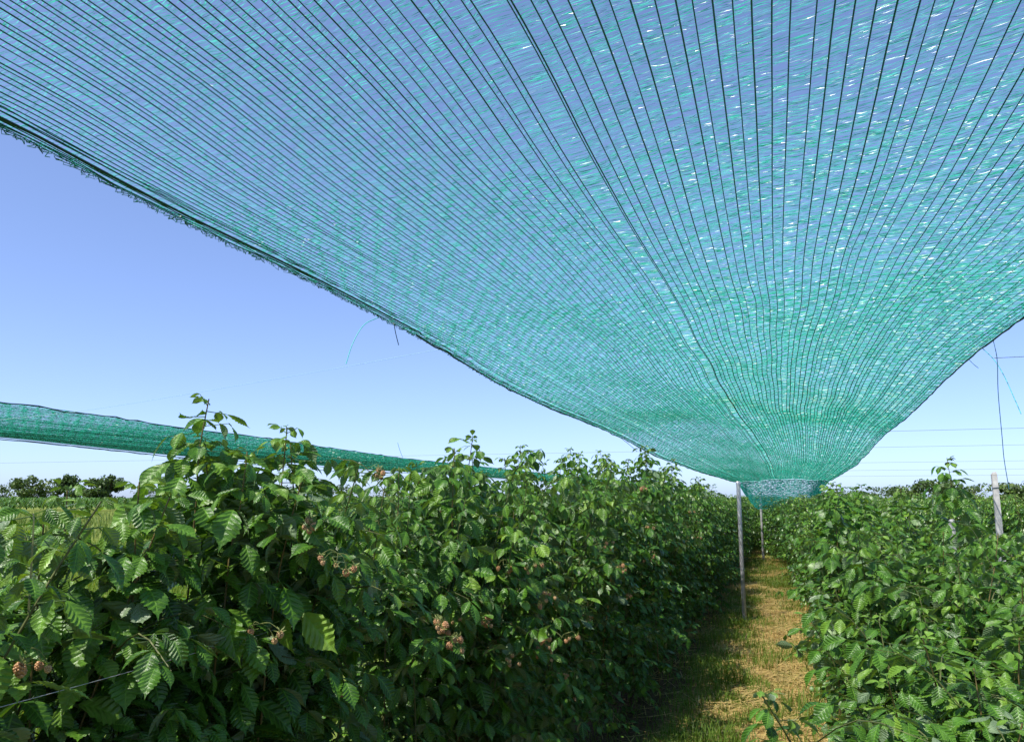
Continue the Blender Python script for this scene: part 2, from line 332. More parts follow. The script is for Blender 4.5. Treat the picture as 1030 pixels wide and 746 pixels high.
def place_leaflets(mb, base, d, n, size, lod, tint, bend):
    V, Fq, U = LEAFLET[lod]; N_ = len(base)
    s, d, n = rot_frame(d, n)
    bx = V[None, :, 0]; by = V[None, :, 1]; bz = V[None, :, 2]
    cup = R.uniform(-.5, .9, (N_, 1)); tw = R.normal(0, .12, (N_, 1))
    X = bx*1.0; Y = by; Z = bz - bend[:, None]*by**2*.55 - cup*bx**2*.7 + tw*bx*by
    Y = by*(1-.22*bend[:, None]*by)
    P = base[:, None] + size[:, None, None]*(X[..., None]*s[:, None] + Y[..., None]*d[:, None] + Z[..., None]*n[:, None])
    nv = len(V); f = (Fq[None]+(np.arange(N_)*nv)[:, None, None]).reshape(-1, 4)
    mb.add(P.reshape(-1, 3), f, 0, np.repeat(tint, nv), np.tile(U, (N_, 1)))
def place_leaves(mb, p, d, n, s, lod, tint):
    """compound leaves: terminal leaflet and a pair of side leaflets on a petiole"""
    if len(p) == 0: return
    N_ = len(p); p, d, n, s, tint = map(np.asarray, (p, d, n, s, tint))
    side, d, n = rot_frame(d, n)
    pl = R.uniform(.35, .65, N_)*s; ra = R.uniform(.28, .42, N_)*s
    down = np.array([[0, 0, -1.0]])
    j = p + d*pl[:, None]; k = j + unit(d+down*.25)*ra[:, None]
    dr = R.uniform(.2, 1.25, N_)[:, None]
    dt = unit(d + down*dr + R.normal(0, .12, (N_, 3)))
    place_leaflets(mb, k, dt, n + R.normal(0, .18, (N_, 3)), s*R.uniform(.9, 1.12, N_), lod, np.clip(tint+R.normal(0, .05, N_), 0, 1), R.uniform(.1, .8, N_))
    for sg in (-1, 1):
        a = np.radians(R.uniform(52, 78, N_))[:, None]
        dl = unit(d*np.cos(a)+sg*side*np.sin(a)+down*dr*.8+R.normal(0, .12, (N_, 3)))
        place_leaflets(mb, j + side*sg*.002, dl, n + R.normal(0, .2, (N_, 3)), s*R.uniform(.68, .9, N_), lod, np.clip(tint+R.normal(0, .06, N_), 0, 1), R.uniform(.1, .9, N_))
    if lod < 2:
        wq = .0012 if lod == 0 else .0016
        for ax in (side, n):
            v = np.stack([p-ax*wq, p+ax*wq, k+ax*wq*.8, k-ax*wq*.8], 1)
            f = (np.arange(N_)[:, None]*4+np.array([[0, 1, 2, 3]]))
            mb.add(v.reshape(-1, 3), f, 0, .75, np.tile([[.5, .3, .5]], (4*N_, 1)))

def make_berry(kind):
    mb = MB(); r = .0085 if kind != 2 else .0095
    # drupelets in rings
    def ico(c, q, m):
        th = np.arange(5)*2*math.pi/5
        v = [c+(0, 0, q)] + [c+np.array([q*.85*math.cos(t), q*.85*math.sin(t), q*.3]) for t in th] + [c+np.array([q*.85*math.cos(t+.6), q*.85*math.sin(t+.6), -q*.4]) for t in th] + [c-(0, 0, q)]
        f = [[0, 1+a, 1+(a+1) % 5] for a in range(5)] + [[1+a, 6+a, 1+(a+1) % 5] for a in range(5)] + [[1+(a+1) % 5, 6+a, 6+(a+1) % 5] for a in range(5)] + [[11, 6+(a+1) % 5, 6+a] for a in range(5)]
        mb.add(np.array(v), np.array(f), m)
    for ring, (z, rr, cnt) in enumerate([(0, .8, 9), (-.55, .92, 9), (-1.1, .75, 7), (-1.55, .35, 4)]):
        for a in range(cnt):
            t = a*2*math.pi/cnt+ring*.35
            ico(np.array([rr*r*math.cos(t), rr*r*math.sin(t), z*r]), r*.40, 0)
    for a in range(5):
        t = a*2*math.pi/5; d = np.array([math.cos(t), math.sin(t), 0]); s = np.array([-d[1], d[0], 0])
        mb.add(np.array([s*.002, d*.011+s*.003+(0, 0, .003), d*.02+(0, 0, .007), d*.011-s*.003+(0, 0, .003)])+np.array([0, 0, r*.5]), np.array([[0, 1, 2, 3]]), 1)
    return mb
BERRY = [make_berry(q) for q in range(3)]
def berry_cluster_mesh(seed, name):
    r = np.random.default_rng(seed); mb = MB(); n = int(r.integers(3, 7))
    for q in range(n):
        tip = np.array([r.normal(0, .022), r.normal(0, .022), -.01-r.random()*.035]); kind = int(r.choice(3, p=[.58, .405, .015]))
        mid = tip*.5+np.array([0, 0, .014]); mb.tube(spline([np.zeros(3), mid, tip+(0, 0, .005)], 5), .0009, 4, 3)
        B = BERRY[kind]; A = np.radians(r.normal(0, 28, 2)); ca, sa = math.cos(A[0]), math.sin(A[0]); Rm = np.array([[1, 0, 0], [0, ca, -sa], [0, sa, ca]])
        sc = r.uniform(.75, 1.15)*(1 if kind else .8)
        for v, f, m in zip(B.v, [x-o for x, o in zip(B.f, np.cumsum([0]+[len(x) for x in B.v[:-1]]))], B.m):
            mb.add(v@Rm.T*sc+tip, f, kind if m[0] == 0 else 3)
    o = mb.build(name, [M['unripe'], M['pink'], M['ripe'], M['sepal']]); me = o.data; bpy.data.objects.remove(o); return me
CLUSTERS = [berry_cluster_mesh(100+q, 'berry_cluster') for q in range(6)]

def make_bush(seed, h, lod, ncane=5, wx=.42, wy=.26, fruit=0, tall=None, leaf=.078, density=1.0, bx=.12, by=.2, mat=None, low=.16):
    """raspberry bush: canes (each a part), foliage (one part), berry clusters. tall: list of (x,y,height,lean_x,lean_y) extra long shoots"""
    global R
    R = np.random.default_rng(seed)
    root = empty('raspberry_bush'); fol = MB(); lp, ld, ln, ls, lt = [], [], [], [], []
    tips = []
    def leaf_at(p, out, sc, t, up=.55):
        o = unit(np.array([out[0], out[1], 0.0])); d = unit(o+np.array([0, 0, R.uniform(-.15, .5)])); nn = unit(np.array([0, 0, 1.0])+o*R.uniform(.0, .8)+R.normal(0, .22, 3))
        lp.append(p); ld.append(d); ln.append(nn); ls.append(leaf*sc); lt.append(np.clip(t, 0, 1))
    specs = []
    for c in range(ncane):
        a = 2*math.pi*(c+R.random()*.6)/ncane
        b = np.array([R.normal(0, bx*.6), R.normal(0, by*.6), 0]); hh = h*R.uniform(.84, 1.0)
        specs.append((b, hh, math.cos(a)*wx*R.uniform(.4, 1), math.sin(a)*wy*R.uniform(.4, 1), False))
    for (x, y, hh, lx, ly) in (tall or []): specs.append((np.array([x, y, 0.0]), hh, lx, ly, True))
    for b, hh, lx, ly, isTall in specs:
        nseg = 14; t = np.linspace(0, 1, nseg)
        wob = R.normal(0, .012, (nseg, 2)).cumsum(0)*.6; wob -= wob[0]
        pts = np.stack([b[0]+lx*t**1.5+wob[:, 0]*t, b[1]+ly*t**1.5+wob[:, 1]*t, hh*t*(1-.03*t)], -1)
        cm = MB(); cm.tube(pts, np.linspace(.0048, .0016, nseg), 6 if lod == 0 else 4)
        cn = cm.build('cane', [M['cane_red'] if isTall or R.random() < .3 else M['cane']], root)
        def at(q): return np.array([np.interp(q, t, pts[:, k]) for k in range(3)])
        # leaves on the cane itself
        step = (.052 if not isTall else .034)/hh/density; q = .12 if not isTall else .38; ph = R.random()*6.3
        while q < .985:
            ph += 2.4; sc = 1.08 if q < .85 else 1.05-.55*((q-.85)/.15)**1.2
            if isTall: sc *= 1.28
            tn = R.normal(.42, .17)+.25*max(0, (q-.8)/.2)
            leaf_at(at(q), (math.cos(ph), math.sin(ph)), sc*R.uniform(.85, 1.15), tn); q += step*R.uniform(.75, 1.25)*(1 if q < .85 else .6)
        for z in range(3):   # young leaves round the tip
            a = R.random()*6.3; p = at(.99)
            d = unit(np.array([math.cos(a), math.sin(a), R.uniform(.6, 1.4)])); lp.append(p); ld.append(d); ln.append(unit(np.array([-d[0]*.5, -d[1]*.5, 1]))); ls.append(leaf*R.uniform(.36, .5)); lt.append(.85)
        # side shoots
        nl = int((10.5 if not isTall else 3)*density*hh/1.4+R.random())
        for k in range(nl):
            q = R.uniform(low, .9) if not isTall else R.uniform(.3, .68); p0 = at(q); a = R.random()*6.3; L = R.uniform(.14, .40)*(1 if q > .3 else 1.1)
            o = np.array([math.cos(a)*1.15, math.sin(a)*.8, 0]); o = unit(o)
            e = p0+o*L*.85+np.array([0, 0, L*R.uniform(-.25, .55)]); mpt = (p0+e)/2+np.array([0, 0, L*.18])
            sp_ = spline([p0, mpt, e], 7)
            if lod < 2: fol.tube(sp_, np.linspace(.0022, .0010, 7), 3, 1, cap=False)
            nlv = max(2, int(L/.042)); 
            for z in range(nlv):
                u = (z+.8)/nlv; p = np.array([np.interp(u, np.linspace(0, 1, 7), sp_[:, i]) for i in range(3)])
                ph += 2.4; b2 = a+R.choice([-1, 1])*R.uniform(.3, 1.5)
                leaf_at(p, (math.cos(b2), math.sin(b2)), R.uniform(.62, 1.08), R.normal(.42, .2))
            tips.append((e, q))
    lt = [1.0 if R.random() < .05 else q for q in lt]; ln = [-q if R.random() < .02 else q for q in ln]
    place_leaves(fol, np.array(lp), np.array(ld), np.array(ln), np.array(ls), lod, np.array(lt))
    fo = fol.build('foliage', [mat or M['leaf'] if lod < 2 else M['leaf_far'], M['cane']], root, smooth=(lod > 0))
    if fruit:
        tips = sorted(tips, key=lambda z: -math.hypot(z[0][0], z[0][1])-.35*R.random()+.5*abs(z[0][2]-1.0))
        for e, q in tips[:fruit]:
            c = bpy.data.objects.new('berry_cluster', random.choice(CLUSTERS)); COL.objects.link(c); c.parent = root
            c.location = e+unit(np.array([e[0], e[1], 0.0]))*.03+np.array([0, 0, .02]); c.rotation_euler = (R.normal(0, .2), R.normal(0, .2), R.random()*6); s = R.uniform(.65, .92); c.scale = (s, s, s)
    return root
def copy_bush(src, fruit=True):
    c = src.copy(); COL.objects.link(c)
    for ch in src.children:
        if not fruit and ch.name.startswith('berry'): continue
        k = ch.copy(); COL.objects.link(k); k.parent = c
    return c
def park(o, x, y, rz=0.0, s=1.0, sz=None):
    o.location = (x, y, 0); o.rotation_euler = (0, 0, rz); o.scale = (s, s, sz or s)

LX, RX = -1.34, .60
used = set()
# prototypes
A = [make_bush(11+q, 1.54, 0, ncane=6, wx=.52, fruit=9, leaf=.080, density=1.7, bx=.16, low=.02) for q in range(4)]           # close, detailed
Bm = [make_bush(31+q, 1.69, 1, ncane=6, wx=.54, fruit=5, leaf=.075, density=1.75, bx=.15, low=.02, tall=[(R.normal(0, .1), R.normal(0, .15), R.uniform(1.74, 1.86), R.normal(0, .1), R.normal(0, .08))]) for q in range(4)]
Cm = [make_bush(51+q, 1.66, 2, ncane=6, wx=.54, leaf=.10, density=1.15, bx=.15, low=.03) for q in range(3)]
def inst(pool, idx, fruit=True):
    o = pool[idx % len(pool)]
    if o.name not in used: used.add(o.name); return o
    return copy_bush(o, fruit)
near_left = [   # y, dx, height factor, rotation, tall shoots
    (-.55, 0, .98, .4), (-.1, .03, .95, 2.0), (.32, -.08, 1.0, 3.3), (.72, -.1, 1.04, 1.0), (1.12, -.1, 1.05, 4.2), (2.05, .0, 1.06, 2.6), (2.5, .05, 1.08, .3),
    (2.95, -.05, 1.08, 3.6), (3.4, .02, 1.12, 5.0), (3.85, 0, 1.14, 1.7), (4.3, -.03, 1.15, 2.9)]
NL = ['raspberry bush at the extreme left bottom corner, partly out of frame', 'low raspberry bush behind the left frame edge, leaning beside the meadow', 'raspberry bush low at the left with a berry cluster near the frame edge',
      'low raspberry bush with the big pleated leaves in front of the meadow', 'low raspberry bush just left of the tall lone shoot', 'leafy raspberry bush just right of the tall lone shoot',
      'second bush right of the tall lone shoot, with orange unripe berries', 'bush midway along the near left row, below the end of the distant net', 'bush below the spiky shoots where the distant net vanishes', 'bush behind the spiky shoots, first of the taller left row bushes', 'tall bush of the left row below the bare sky, left of the net centre']
for q, (y, dx, hf, rz) in enumerate(near_left):
    o = inst(A, q); park(o, LX+dx, y, rz, 1.0, hf); tag(o, NL[q], 'bush', 'near raspberry bushes of the left row')
o = make_bush(77, 1.46, 0, ncane=5, wx=.52, leaf=.084, density=1.5, fruit=7, tall=[(.12, -.05, 1.66, .1, .08), (-.05, .1, 1.68, .02, .12), (.1, .28, 1.7, .05, .02), (.02, .0, 1.80, .03, .05), (.05, .03, 1.70, -.06, .1), (.06, .2, 1.74, .06, .08), (.05, -.14, 1.58, .10, -.12), (.1, .1, 1.6, .16, .0), (.0, -.3, 1.5, .05, -.1)])
park(o, LX-.07, 1.62); tag(o, 'raspberry bush with the tall lone shoot rising across the left net', 'bush', 'near raspberry bushes of the left row')
o = make_bush(78, 1.6, 0, ncane=5, wx=.52, leaf=.084, density=1.2, fruit=9, tall=[(.0, .0, 1.80, .05, .03), (-.1, .1, 1.72, .0, .1), (.05, -.1, 1.74, .02, -.05)])
park(o, LX+.1, 3.05); tag(o, 'raspberry bush with spiky shoots against the sky left of the net centre', 'bush', 'near raspberry bushes of the left row')
y = 4.75; q = 0
rl = np.random.default_rng(5)
while y < 46:
    far = y > 13
    o = inst(Cm if far else Bm, int(rl.integers(0, 9)), fruit=y < 9); park(o, LX+.12*min(1, (y-4.5)/1.5)+.12*min(1, max(0, (y-14)/10))+rl.normal(0, .06), y, rl.random()*6.28, 1.0, (rl.uniform(1.05, 1.13) if y < 9 else rl.uniform(.97, 1.04)) if not far else rl.uniform(.92, .99))
    tag(o, 'raspberry bush in the long left row, receding past the steel post' if not far else 'distant raspberry bush at the far end of the left row', 'bush', 'raspberry bushes of the left row' if not far else 'far raspberry bushes of the left row')
    y += rl.uniform(.42, .52) if not far else rl.uniform(.5, .6)
near_right = [(1.0, -.08, .70, .5), (1.5, -.12, .75, 2.1), (1.95, -.2, .78, 4.0), (2.4, -.16, .82, 1.2), (2.85, -.06, .87, 3.0), (3.3, -.0, .92, 5.2), (3.75, -.0, .93, .9), (4.2, -.0, .92, 2.4)]
NR = ['raspberry bush cut by the bottom right corner of the picture', 'low raspberry bush in the bottom right, its big leaves reaching over the path', 'low raspberry bush at the right edge with large ribbed leaves',
      'second bush from the front of the right row at the frame edge', 'right row bush below the pale leaning stake', 'right row bush in front of the pale stake', 'right row bush just left of the pale stake', 'right row bush left of the pale stake, beside the upright shoot']
for q, (y, dx, hf, rz) in enumerate(near_right):
    o = inst(A, q+1, False); park(o, RX+dx, y, rz, 1.0, hf); tag(o, NR[q], 'bush', 'near raspberry bushes of the right row')
o = make_bush(79, 1.44, 0, ncane=5, wx=.52, leaf=.084, density=1.2, tall=[(.0, .0, 1.76, .0, .02)])
park(o, .88, 4.75); tag(o, 'raspberry bush with the single upright shoot on the right row', 'bush', 'near raspberry bushes of the right row')
y = 5.1
while y < 46:
    far = y > 13
    o = inst(Cm if far else Bm, int(rl.integers(0, 9)), fruit=False); park(o, RX-.85*min(1, max(0, (y-13)/11))**1.5+rl.normal(0, .06), y, rl.random()*6.28, 1.0, rl.uniform(.86, .93) if not far else rl.uniform(.91, .97))
    tag(o, 'raspberry bush in the right row along the straw path' if not far else 'distant raspberry bush at the far end of the right row', 'bush', 'raspberry bushes of the right row' if not far else 'far raspberry bushes of the right row')
    y += rl.uniform(.42, .52) if not far else rl.uniform(.5, .6)
for X, y0, y1, lab in ((3.5, 9, 40, 'raspberry bush in the row behind the right row'), (-8.0, 11, 42, 'raspberry bush in the row under the distant left net')):
    y = y0
    while y < y1:
        o = inst(Cm, int(rl.integers(0, 9))); park(o, X+rl.normal(0, .06), y, rl.random()*6.28, 1.0, rl.uniform(.9, 1.02)*(1 if X > 0 else 1.03)); tag(o, lab, 'bush', lab.replace('raspberry bush', 'raspberry bushes')); y += rl.uniform(.55, .7)

# ------------------------------------------------------------------ nets
R = np.random.default_rng(21)
def interp_pts(P, s):
    return np.stack([np.interp(s, P[:, 1], P[:, k]) for k in range(3)], -1)
def smooth_edge(P, y):
    """edge line P (sorted by y) sampled at y, softened"""
    d = .35; acc = 0
    for o, wgt in ((-d, .25), (0, .5), (d, .25)): acc = acc + wgt*interp_pts(P, y+o*np.clip(y/6, .3, 1))
    acc[:, 1] = y; return acc
def edge(pix, xs, pre):
    P = [on_x(px, py, x) for (px, py), x in zip(pix, xs)]
    P = np.array(P); P = P[np.argsort(P[:, 1])]
    return np.vstack([np.array(pre), P])
class Net:
    def __init__(s, EL, ER, arch, seed, wav=1.0):
        s.wav = wav; s.EL, s.ER, s.arch, s.seed = EL, ER, arch, seed
    def at(s, u, y):
        """u in 0..1 across, y along"""
        u = np.asarray(u, float); y = np.asarray(y, float); u, y = np.broadcast_arrays(u, y); sh = u.shape; u = u.ravel(); y = y.ravel()
        l = smooth_edge(s.EL, y); r = smooth_edge(s.ER, y); P = l*(1-u)[:, None]+r*u[:, None]
        b = np.clip(1-np.abs(2*u-1)**2.4, 0, 1)
        P[:, 2] += s.arch(y)*b + s.wav*(.012*np.sin(u*9+y*1.1)*b+.008*np.sin(u*23-y*2.3+1)*b)
        P[:, 0] += .012*(vnoise(u*6+3, y, 1.1, s.seed)-.5)*1.6+.02*(vnoise(u*14+7, y*.6, 1.0, s.seed+1)-.5)
        return P.reshape(sh+(3,))
def build_net(net, root, y0, y1, ncell, sp, zones, strand_r, fold=None, skew=0, dl=1.0):
    # stitch lines
    st = MB(); ys = np.concatenate([np.arange(y0, min(y1, 12), .12), np.arange(12, y1+.01, .4)]) if y1 > 12 else np.arange(y0, y1+.01, .12)
    dens = np.interp(np.linspace(0, 1, 400), [0, .3, .5, 1], [dl, dl, 1, 1]); cd = np.concatenate([[0], np.cumsum(dens)]); cd /= cd[-1]
    U = np.interp((np.arange(ncell+1)+R.normal(0, .16, ncell+1))/ncell, cd, np.linspace(0, 1, 401)); U = np.sort(U); U[0], U[-1] = 0, 1
    if fold is not None:
        k = int(fold*ncell); U[k] = U[k+1]-.22/ncell
    ylast = None
    for i_ in range(ncell+1):
        rr = strand_r*R.uniform(.8, 1.2)*(1.0 if fold is not None and i_ in (int(fold*ncell), int(fold*ncell)+1) else 1)
        sp_ = net.at(U[i_], ys)
        if R.random() < .22:      # a snagged stitch line wanders off its course for a hand's breadth
            c0 = R.uniform(1.2, 9); sp_[:, 0] += R.choice([-1, 1])*R.uniform(.006, .016)*np.exp(-((ys-c0)/R.uniform(.1, .35))**2)
        st.tube(sp_, rr*np.clip(ys/4.5, 1, 2.2), 4, 1, tint=.4, cap=False)
    # weft tapes : loosely looped flat ribbons between neighbouring stitch lines
    V, Fq, T, off = [], [], [], 0
    for (a, b, ds, wd, seg, skip) in zones:
        a = max(a, y0); b = min(b, y1)
        if b <= a: continue
        rows = np.arange(a, b, ds); nr = len(rows)
        yy = rows[:, None] + R.normal(0, ds*.35, (nr, ncell)) + .010*np.sin(np.arange(ncell)[None]*1.9+rows[:, None]*40)
        # coarse patches where the tapes have slid together or apart
        sl = vnoise(np.repeat(np.arange(ncell)[None], nr, 0)*1.0, np.repeat(rows[:, None], ncell, 1), 1/(ds*4), 5)
        yy = yy + (sl-.5)*ds*1.6
        keep = R.random((nr, ncell)) > skip
        ci = np.repeat(np.arange(ncell)[None], nr, 0)[keep]; yk = yy[keep]; n_ = len(yk)
        sk_ = R.normal(0, ds*.8, n_) - skew*(.15+.85*(ci/ncell))*.018; bow = R.normal(0, ds*.8, n_); wv = wd*R.uniform(.45, 1.35, n_)
        us = np.linspace(0, 1, seg+1); tilt0 = R.normal(0, .9, n_); dt = R.normal(0, 2.4, n_)
        hb = R.normal(0, .0022, n_)
        rings = []
        for k, t in enumerate(us):
            uu = U[ci]*(1-t)+U[ci+1]*t; yv = yk+sk_*(t-.5)+bow*4*t*(1-t)*.5
            c = net.at(uu, yv); c[:, 2] += hb*4*t*(1-t)
            th = tilt0+dt*(t-.5); wx = wv*.5*(1-.35*(2*t-1)**2)
            d = np.stack([0*th, np.cos(th), np.sin(th)], -1)*wx[:, None]
            rings += [c-d, c+d]
        P = np.stack(rings, 1); m_ = 2*(seg+1)
        V.append(P.reshape(-1, 3)); base = off+np.arange(n_)[:, None]*m_
        for k in range(seg): Fq.append(base+np.array([[2*k, 2*k+1, 2*k+3, 2*k+2]]))
        T.append(np.repeat(R.random(n_), m_)); off += n_*m_
    V = np.concatenate(V); Fq = np.concatenate(Fq); T = np.concatenate(T)
    sv = np.concatenate(st.v); sf = np.concatenate(st.f)+len(V)
    fm = np.concatenate([np.zeros(len(Fq)), np.ones(len(sf))])
    mesh_obj('netting', np.vstack([V, sv]), np.vstack([Fq, sf]), [M['tape'], M['strand']], root, False, {'tint': np.concatenate([T, np.full(len(sv), .4)])}, fm)
    return U
Lpix = [(0, 124), (90, 172), (177, 218), (305, 280), (394, 325), (445, 351), (500, 384), (560, 413), (622, 438), (659, 459), (712, 477), (741, 485)]
Lxs = [-2.0]*8+[-1.95, -1.75, -1.32, -.98]
Rpix = [(1030, 318), (999, 342), (972, 361), (942, 390), (912, 420), (889, 437), (862, 467), (836, 483)]
Rxs = [1.46]*5+[1.46, 1.40, 1.15]
EL = edge(Lpix, Lxs, [(-2.0, -3.2, 2.42), (-2.0, -.6, 2.46)]); ER = edge(Rpix, Rxs, [(1.5, -3.2, 2.45), (1.48, .5, 2.48)])
print('EL', EL.round(2).tolist()); print('ER', ER.round(2).tolist())
YS = min(EL[-1, 1], ER[-1, 1], 23.0)
def arch1(y):
    mid = np.interp(y, [-3, 0, 2, 4, 5.8, 8.5, 11.9, 14, 17, 20, YS, 60], [.0, .0, -.02, .03, .10, .12, .24, .2, .12, .04, .02, .02]); return mid
net1 = Net(EL, ER, arch1, 40)
root = empty('shade_net', (0, 0, 0)); tag(root, 'large teal shade net stretched overhead along the straw path', 'net')
zones = [(-3.2, .4, .011, .0034, 1, .2), (.4, 2.2, .0034, .00115, 3, .12), (2.2, 4, .0038, .00165, 3, .1), (4, 6.5, .0046, .0026, 2, .08), (6.5, 10, .0058, .0036, 1, .06), (10, 60, .009, .0060, 1, .04)]
U1 = build_net(net1, root, -3.2, YS, 106, .04, zones, 0.0018, fold=.53, skew=1, dl=1.55)
def rope(net, u, y0, y1, r, name, dz=0, jit=.0, mat='rope', dx=0):
    ys = np.arange(y0, y1, .15); P = net.at(u, ys); P[:, 2] += dz; P[:, 0] += dx
    P += np.random.default_rng(3).normal(0, jit, P.shape)
    mb = MB(); mb.tube(P, r, 6); return mb.build(name, [M[mat]], root)
rope(net1, 0.016, -3.2, 4.2, .0042, 'border_rope', -.004)
rope(net1, 0.0, 4.2, YS, .005, 'border_rope', -.004, .004)
rope(net1, 1.0, -3.2, YS, .006, 'border_rope', -.004, .003)
# loose fringe of loops beyond the left border
fr = MB(); 
for y in np.arange(-.5, 9, .0065):
    p = net1.at(0.0, np.array([y]))[0]+R.normal(0, .004, 3); L = (.006+.012*vnoise(np.array([y]), np.array([0.]), 1.3, 8)[0])*R.uniform(.4, 1.3)
    fr.tube([p, p+(-L*.8, .012+R.normal(0, .012), -L*.4), p+(-L*R.random(), .022+R.normal(0, .014), -L*.2*R.random())], .0011*R.uniform(.7, 1.4), 3, cap=False)
M['fringe'] = plain('net_fringe', (.01, .22, .16), .5, .3, noise=.2, transl=.4)
fr.build('fringe', [M['fringe']], root)
sv = MB()
for q in (.003, .006, .010, .024, .030):
    ys = np.arange(-3.2, YS, .15); P = net1.at(q, ys); P += np.random.default_rng(int(q*1000)).normal(0, .003, P.shape); sv.tube(P, .0022, 4, cap=False)
for q in (.994, .99): ys = np.arange(-3.2, YS, .15); P = net1.at(q, ys); sv.tube(P+R.normal(0, .003, P.shape), .0022, 4, cap=False)
sv.build('selvedge', [M['strand']], root)
# gathered hem and hanging end flap
us = np.linspace(0, 1, 60); hem = net1.at(us, np.full(60, YS)); hem[:, 2] -= .0
mb = MB(); mb.tube(hem+R.normal(0, .006, hem.shape), .007, 6); mb.build('hem', [M['strand']], root)
flapV = MB(); rows = 60
zl = lambda u: -.02-.64*np.clip(np.minimum(u/.20, (1-u)/.26), 0, 1)**.6
def flap_pt(u, v):
    b = np.stack([np.interp(u, us, hem[:, k]) for k in range(3)], -1); b[..., 0] = (b[..., 0]-.03)*(1-.10*v)+.03
    b[..., 2] += v*zl(u)+.012*np.sin(u*30)*v; b[..., 1] += v*.22+.05*np.sin(u*17+1)*v; return b
FV, FF, FT, off = [], [], [], 0; uc = np.linspace(0, 1, 64)
for r_ in range(rows):
    for c_ in range(63):
        v = (r_+R.random())/rows; a, b = flap_pt(uc[c_:c_+1], np.array([v]))[0], flap_pt(uc[c_+1:c_+2], np.array([np.clip(v+R.normal(0, .012), 0, 1)]))[0]
        t = R.normal(0, .5); d = np.array([0, math.sin(t), math.cos(t)])*.0064*(.3+.7*float(np.clip(-zl(uc[c_:c_+1])[0]/.5, 0, 1)))
        FV += [a-d, b-d, b+d, a+d]; FF.append([off, off+1, off+2, off+3]); FT += [R.random()]*4; off += 4
sm = MB()
for u in uc[::3]: sm.tube(flap_pt(np.full(6, u), np.linspace(0, 1, 6)), .0018, 3, cap=False)
sv = np.concatenate(sm.v); sf = np.concatenate(sm.f)+off
mesh_obj('end_flap', np.vstack([np.array(FV), sv]), np.vstack([np.array(FF), sf]), [M['tape'], M['strand']], root, False, {'tint': np.concatenate([FT, np.full(len(sv), .4)])}, np.concatenate([np.zeros(len(FF)), np.ones(len(sf))]))
# distant net to the left, seen nearly edge on
TL = [(0, 404), (83, 415), (174, 429), (262, 440), (300, 446), (372, 456), (407, 461), (493, 470), (600, 482), (690, 494)]
BL = [(0, 439), (112, 451), (177, 458), (295, 465), (354, 471), (450, 477), (560, 485), (690, 496)]
E2R = edge(TL, [-6.3]*10, [(-6.3, -2, 2.25), (-6.3, 1.5, 2.26)]); E2L = edge(BL, [-9.6]*8, [(-9.6, -2, 2.25), (-9.6, 3, 2.26)])
print('E2R', E2R.round(2).tolist()); print('E2L', E2L.round(2).tolist())
net2 = Net(E2L, E2R, lambda y: -.02+0*y, 60, .25)
root = empty('shade_net', (0, 0, 0)); tag(root, 'distant narrow teal shade net hanging over the left field', 'net')
build_net(net2, root, 0, 48, 60, .055, [(0, 12, .009, .0042, 1, .08), (12, 60, .018, .0082, 1, .08)], .0018)
rope(net2, 1.0, 0, 46, .006, 'border_rope', .0, .006); rope(net2, 0.0, 0, 46, .006, 'border_rope', -.03, .004)

# ------------------------------------------------------------------ wires
def wire(P, r, mat, label, name='support_wire', group=None, cat='wire', n=40):
    mb = MB(); mb.tube(spline(P, n), r, 5); o = mb.build(name, [M[mat]]); return tag(o, label, cat, group)
G = 'wires strung across the rows above the net'
def cross_wire(y, z, label, r=.0022, x0=-40, x1=40, sag=.05):
    xs = [x0, x0*.5, -2.2, 1.6, x1*.5, x1]; P = [(x, y, z+.03+(0 if abs(x) < 3 else -sag*abs(x)/20)) for x in xs]
    return wire(P, r, 'wire', label, group=G)
for k, (py, px) in enumerate([(360, 1000), (432, 960), (450, 960), (464, 960), (472, 960), (478, 960)]):
    yk = [5.75, 12.0, 16.2, 23.5, 29, 37][k]; p = on_y(px, py, yk)
    lab = ['topmost thin wire leaving the net edge beside the hanging cords on the right', 'second wire from the top, meeting the net edge on the right', 'third wire from the top in the sky right of the net', 'fourth wire from the top in the sky right of the net', 'second lowest thin wire above the right row', 'lowest thin wire above the trees on the right'][k]
    x0 = -2.05 if k == 0 else -60
    if k == 0: wire([(1.35, yk, p[2]), (3, yk, p[2]), (12, yk, p[2]+.02)], .0020, 'wire', lab, group=G)
    elif k == 2: cross_wire(yk, p[2], 'thin wire crossing the sky on both sides of the net', r=.0024, x0=-60, x1=60, sag=0)
    else: wire([(1.2, yk, p[2]), (10, yk, p[2]), (60, yk, p[2])], .0020+.0004*k, 'wire', lab, group=G)
e0 = on_x(444, 351, -2.0); e1 = on_x(300, 377, -3.3); e2 = on_x(90, 412, -6.0); e3 = on_x(-30, 425, -7.2)
wire([e0, e1, e2, e3], .0016, 'wire_bright', 'pale teal wire sloping from the net edge down to the left net')
p1, p2 = on_x(-40, 436, -8.0), on_x(240, 466, -8.0)
wire([p1, (p1+p2)/2, p2, on_x(420, 480, -8.0)], .004, 'wire', 'thin dark wire running just under the distant left net')
wire([(-1.28, -1, 1.15), (-1.16, .9, 1.18), (-1.18, 1.6, 1.18), (-1.2, 3, 1.19), (-1.2, 12, 1.2)], .0006, 'steel', 'grey trellis wire threading the leaves of the left row', 'trellis_wire')

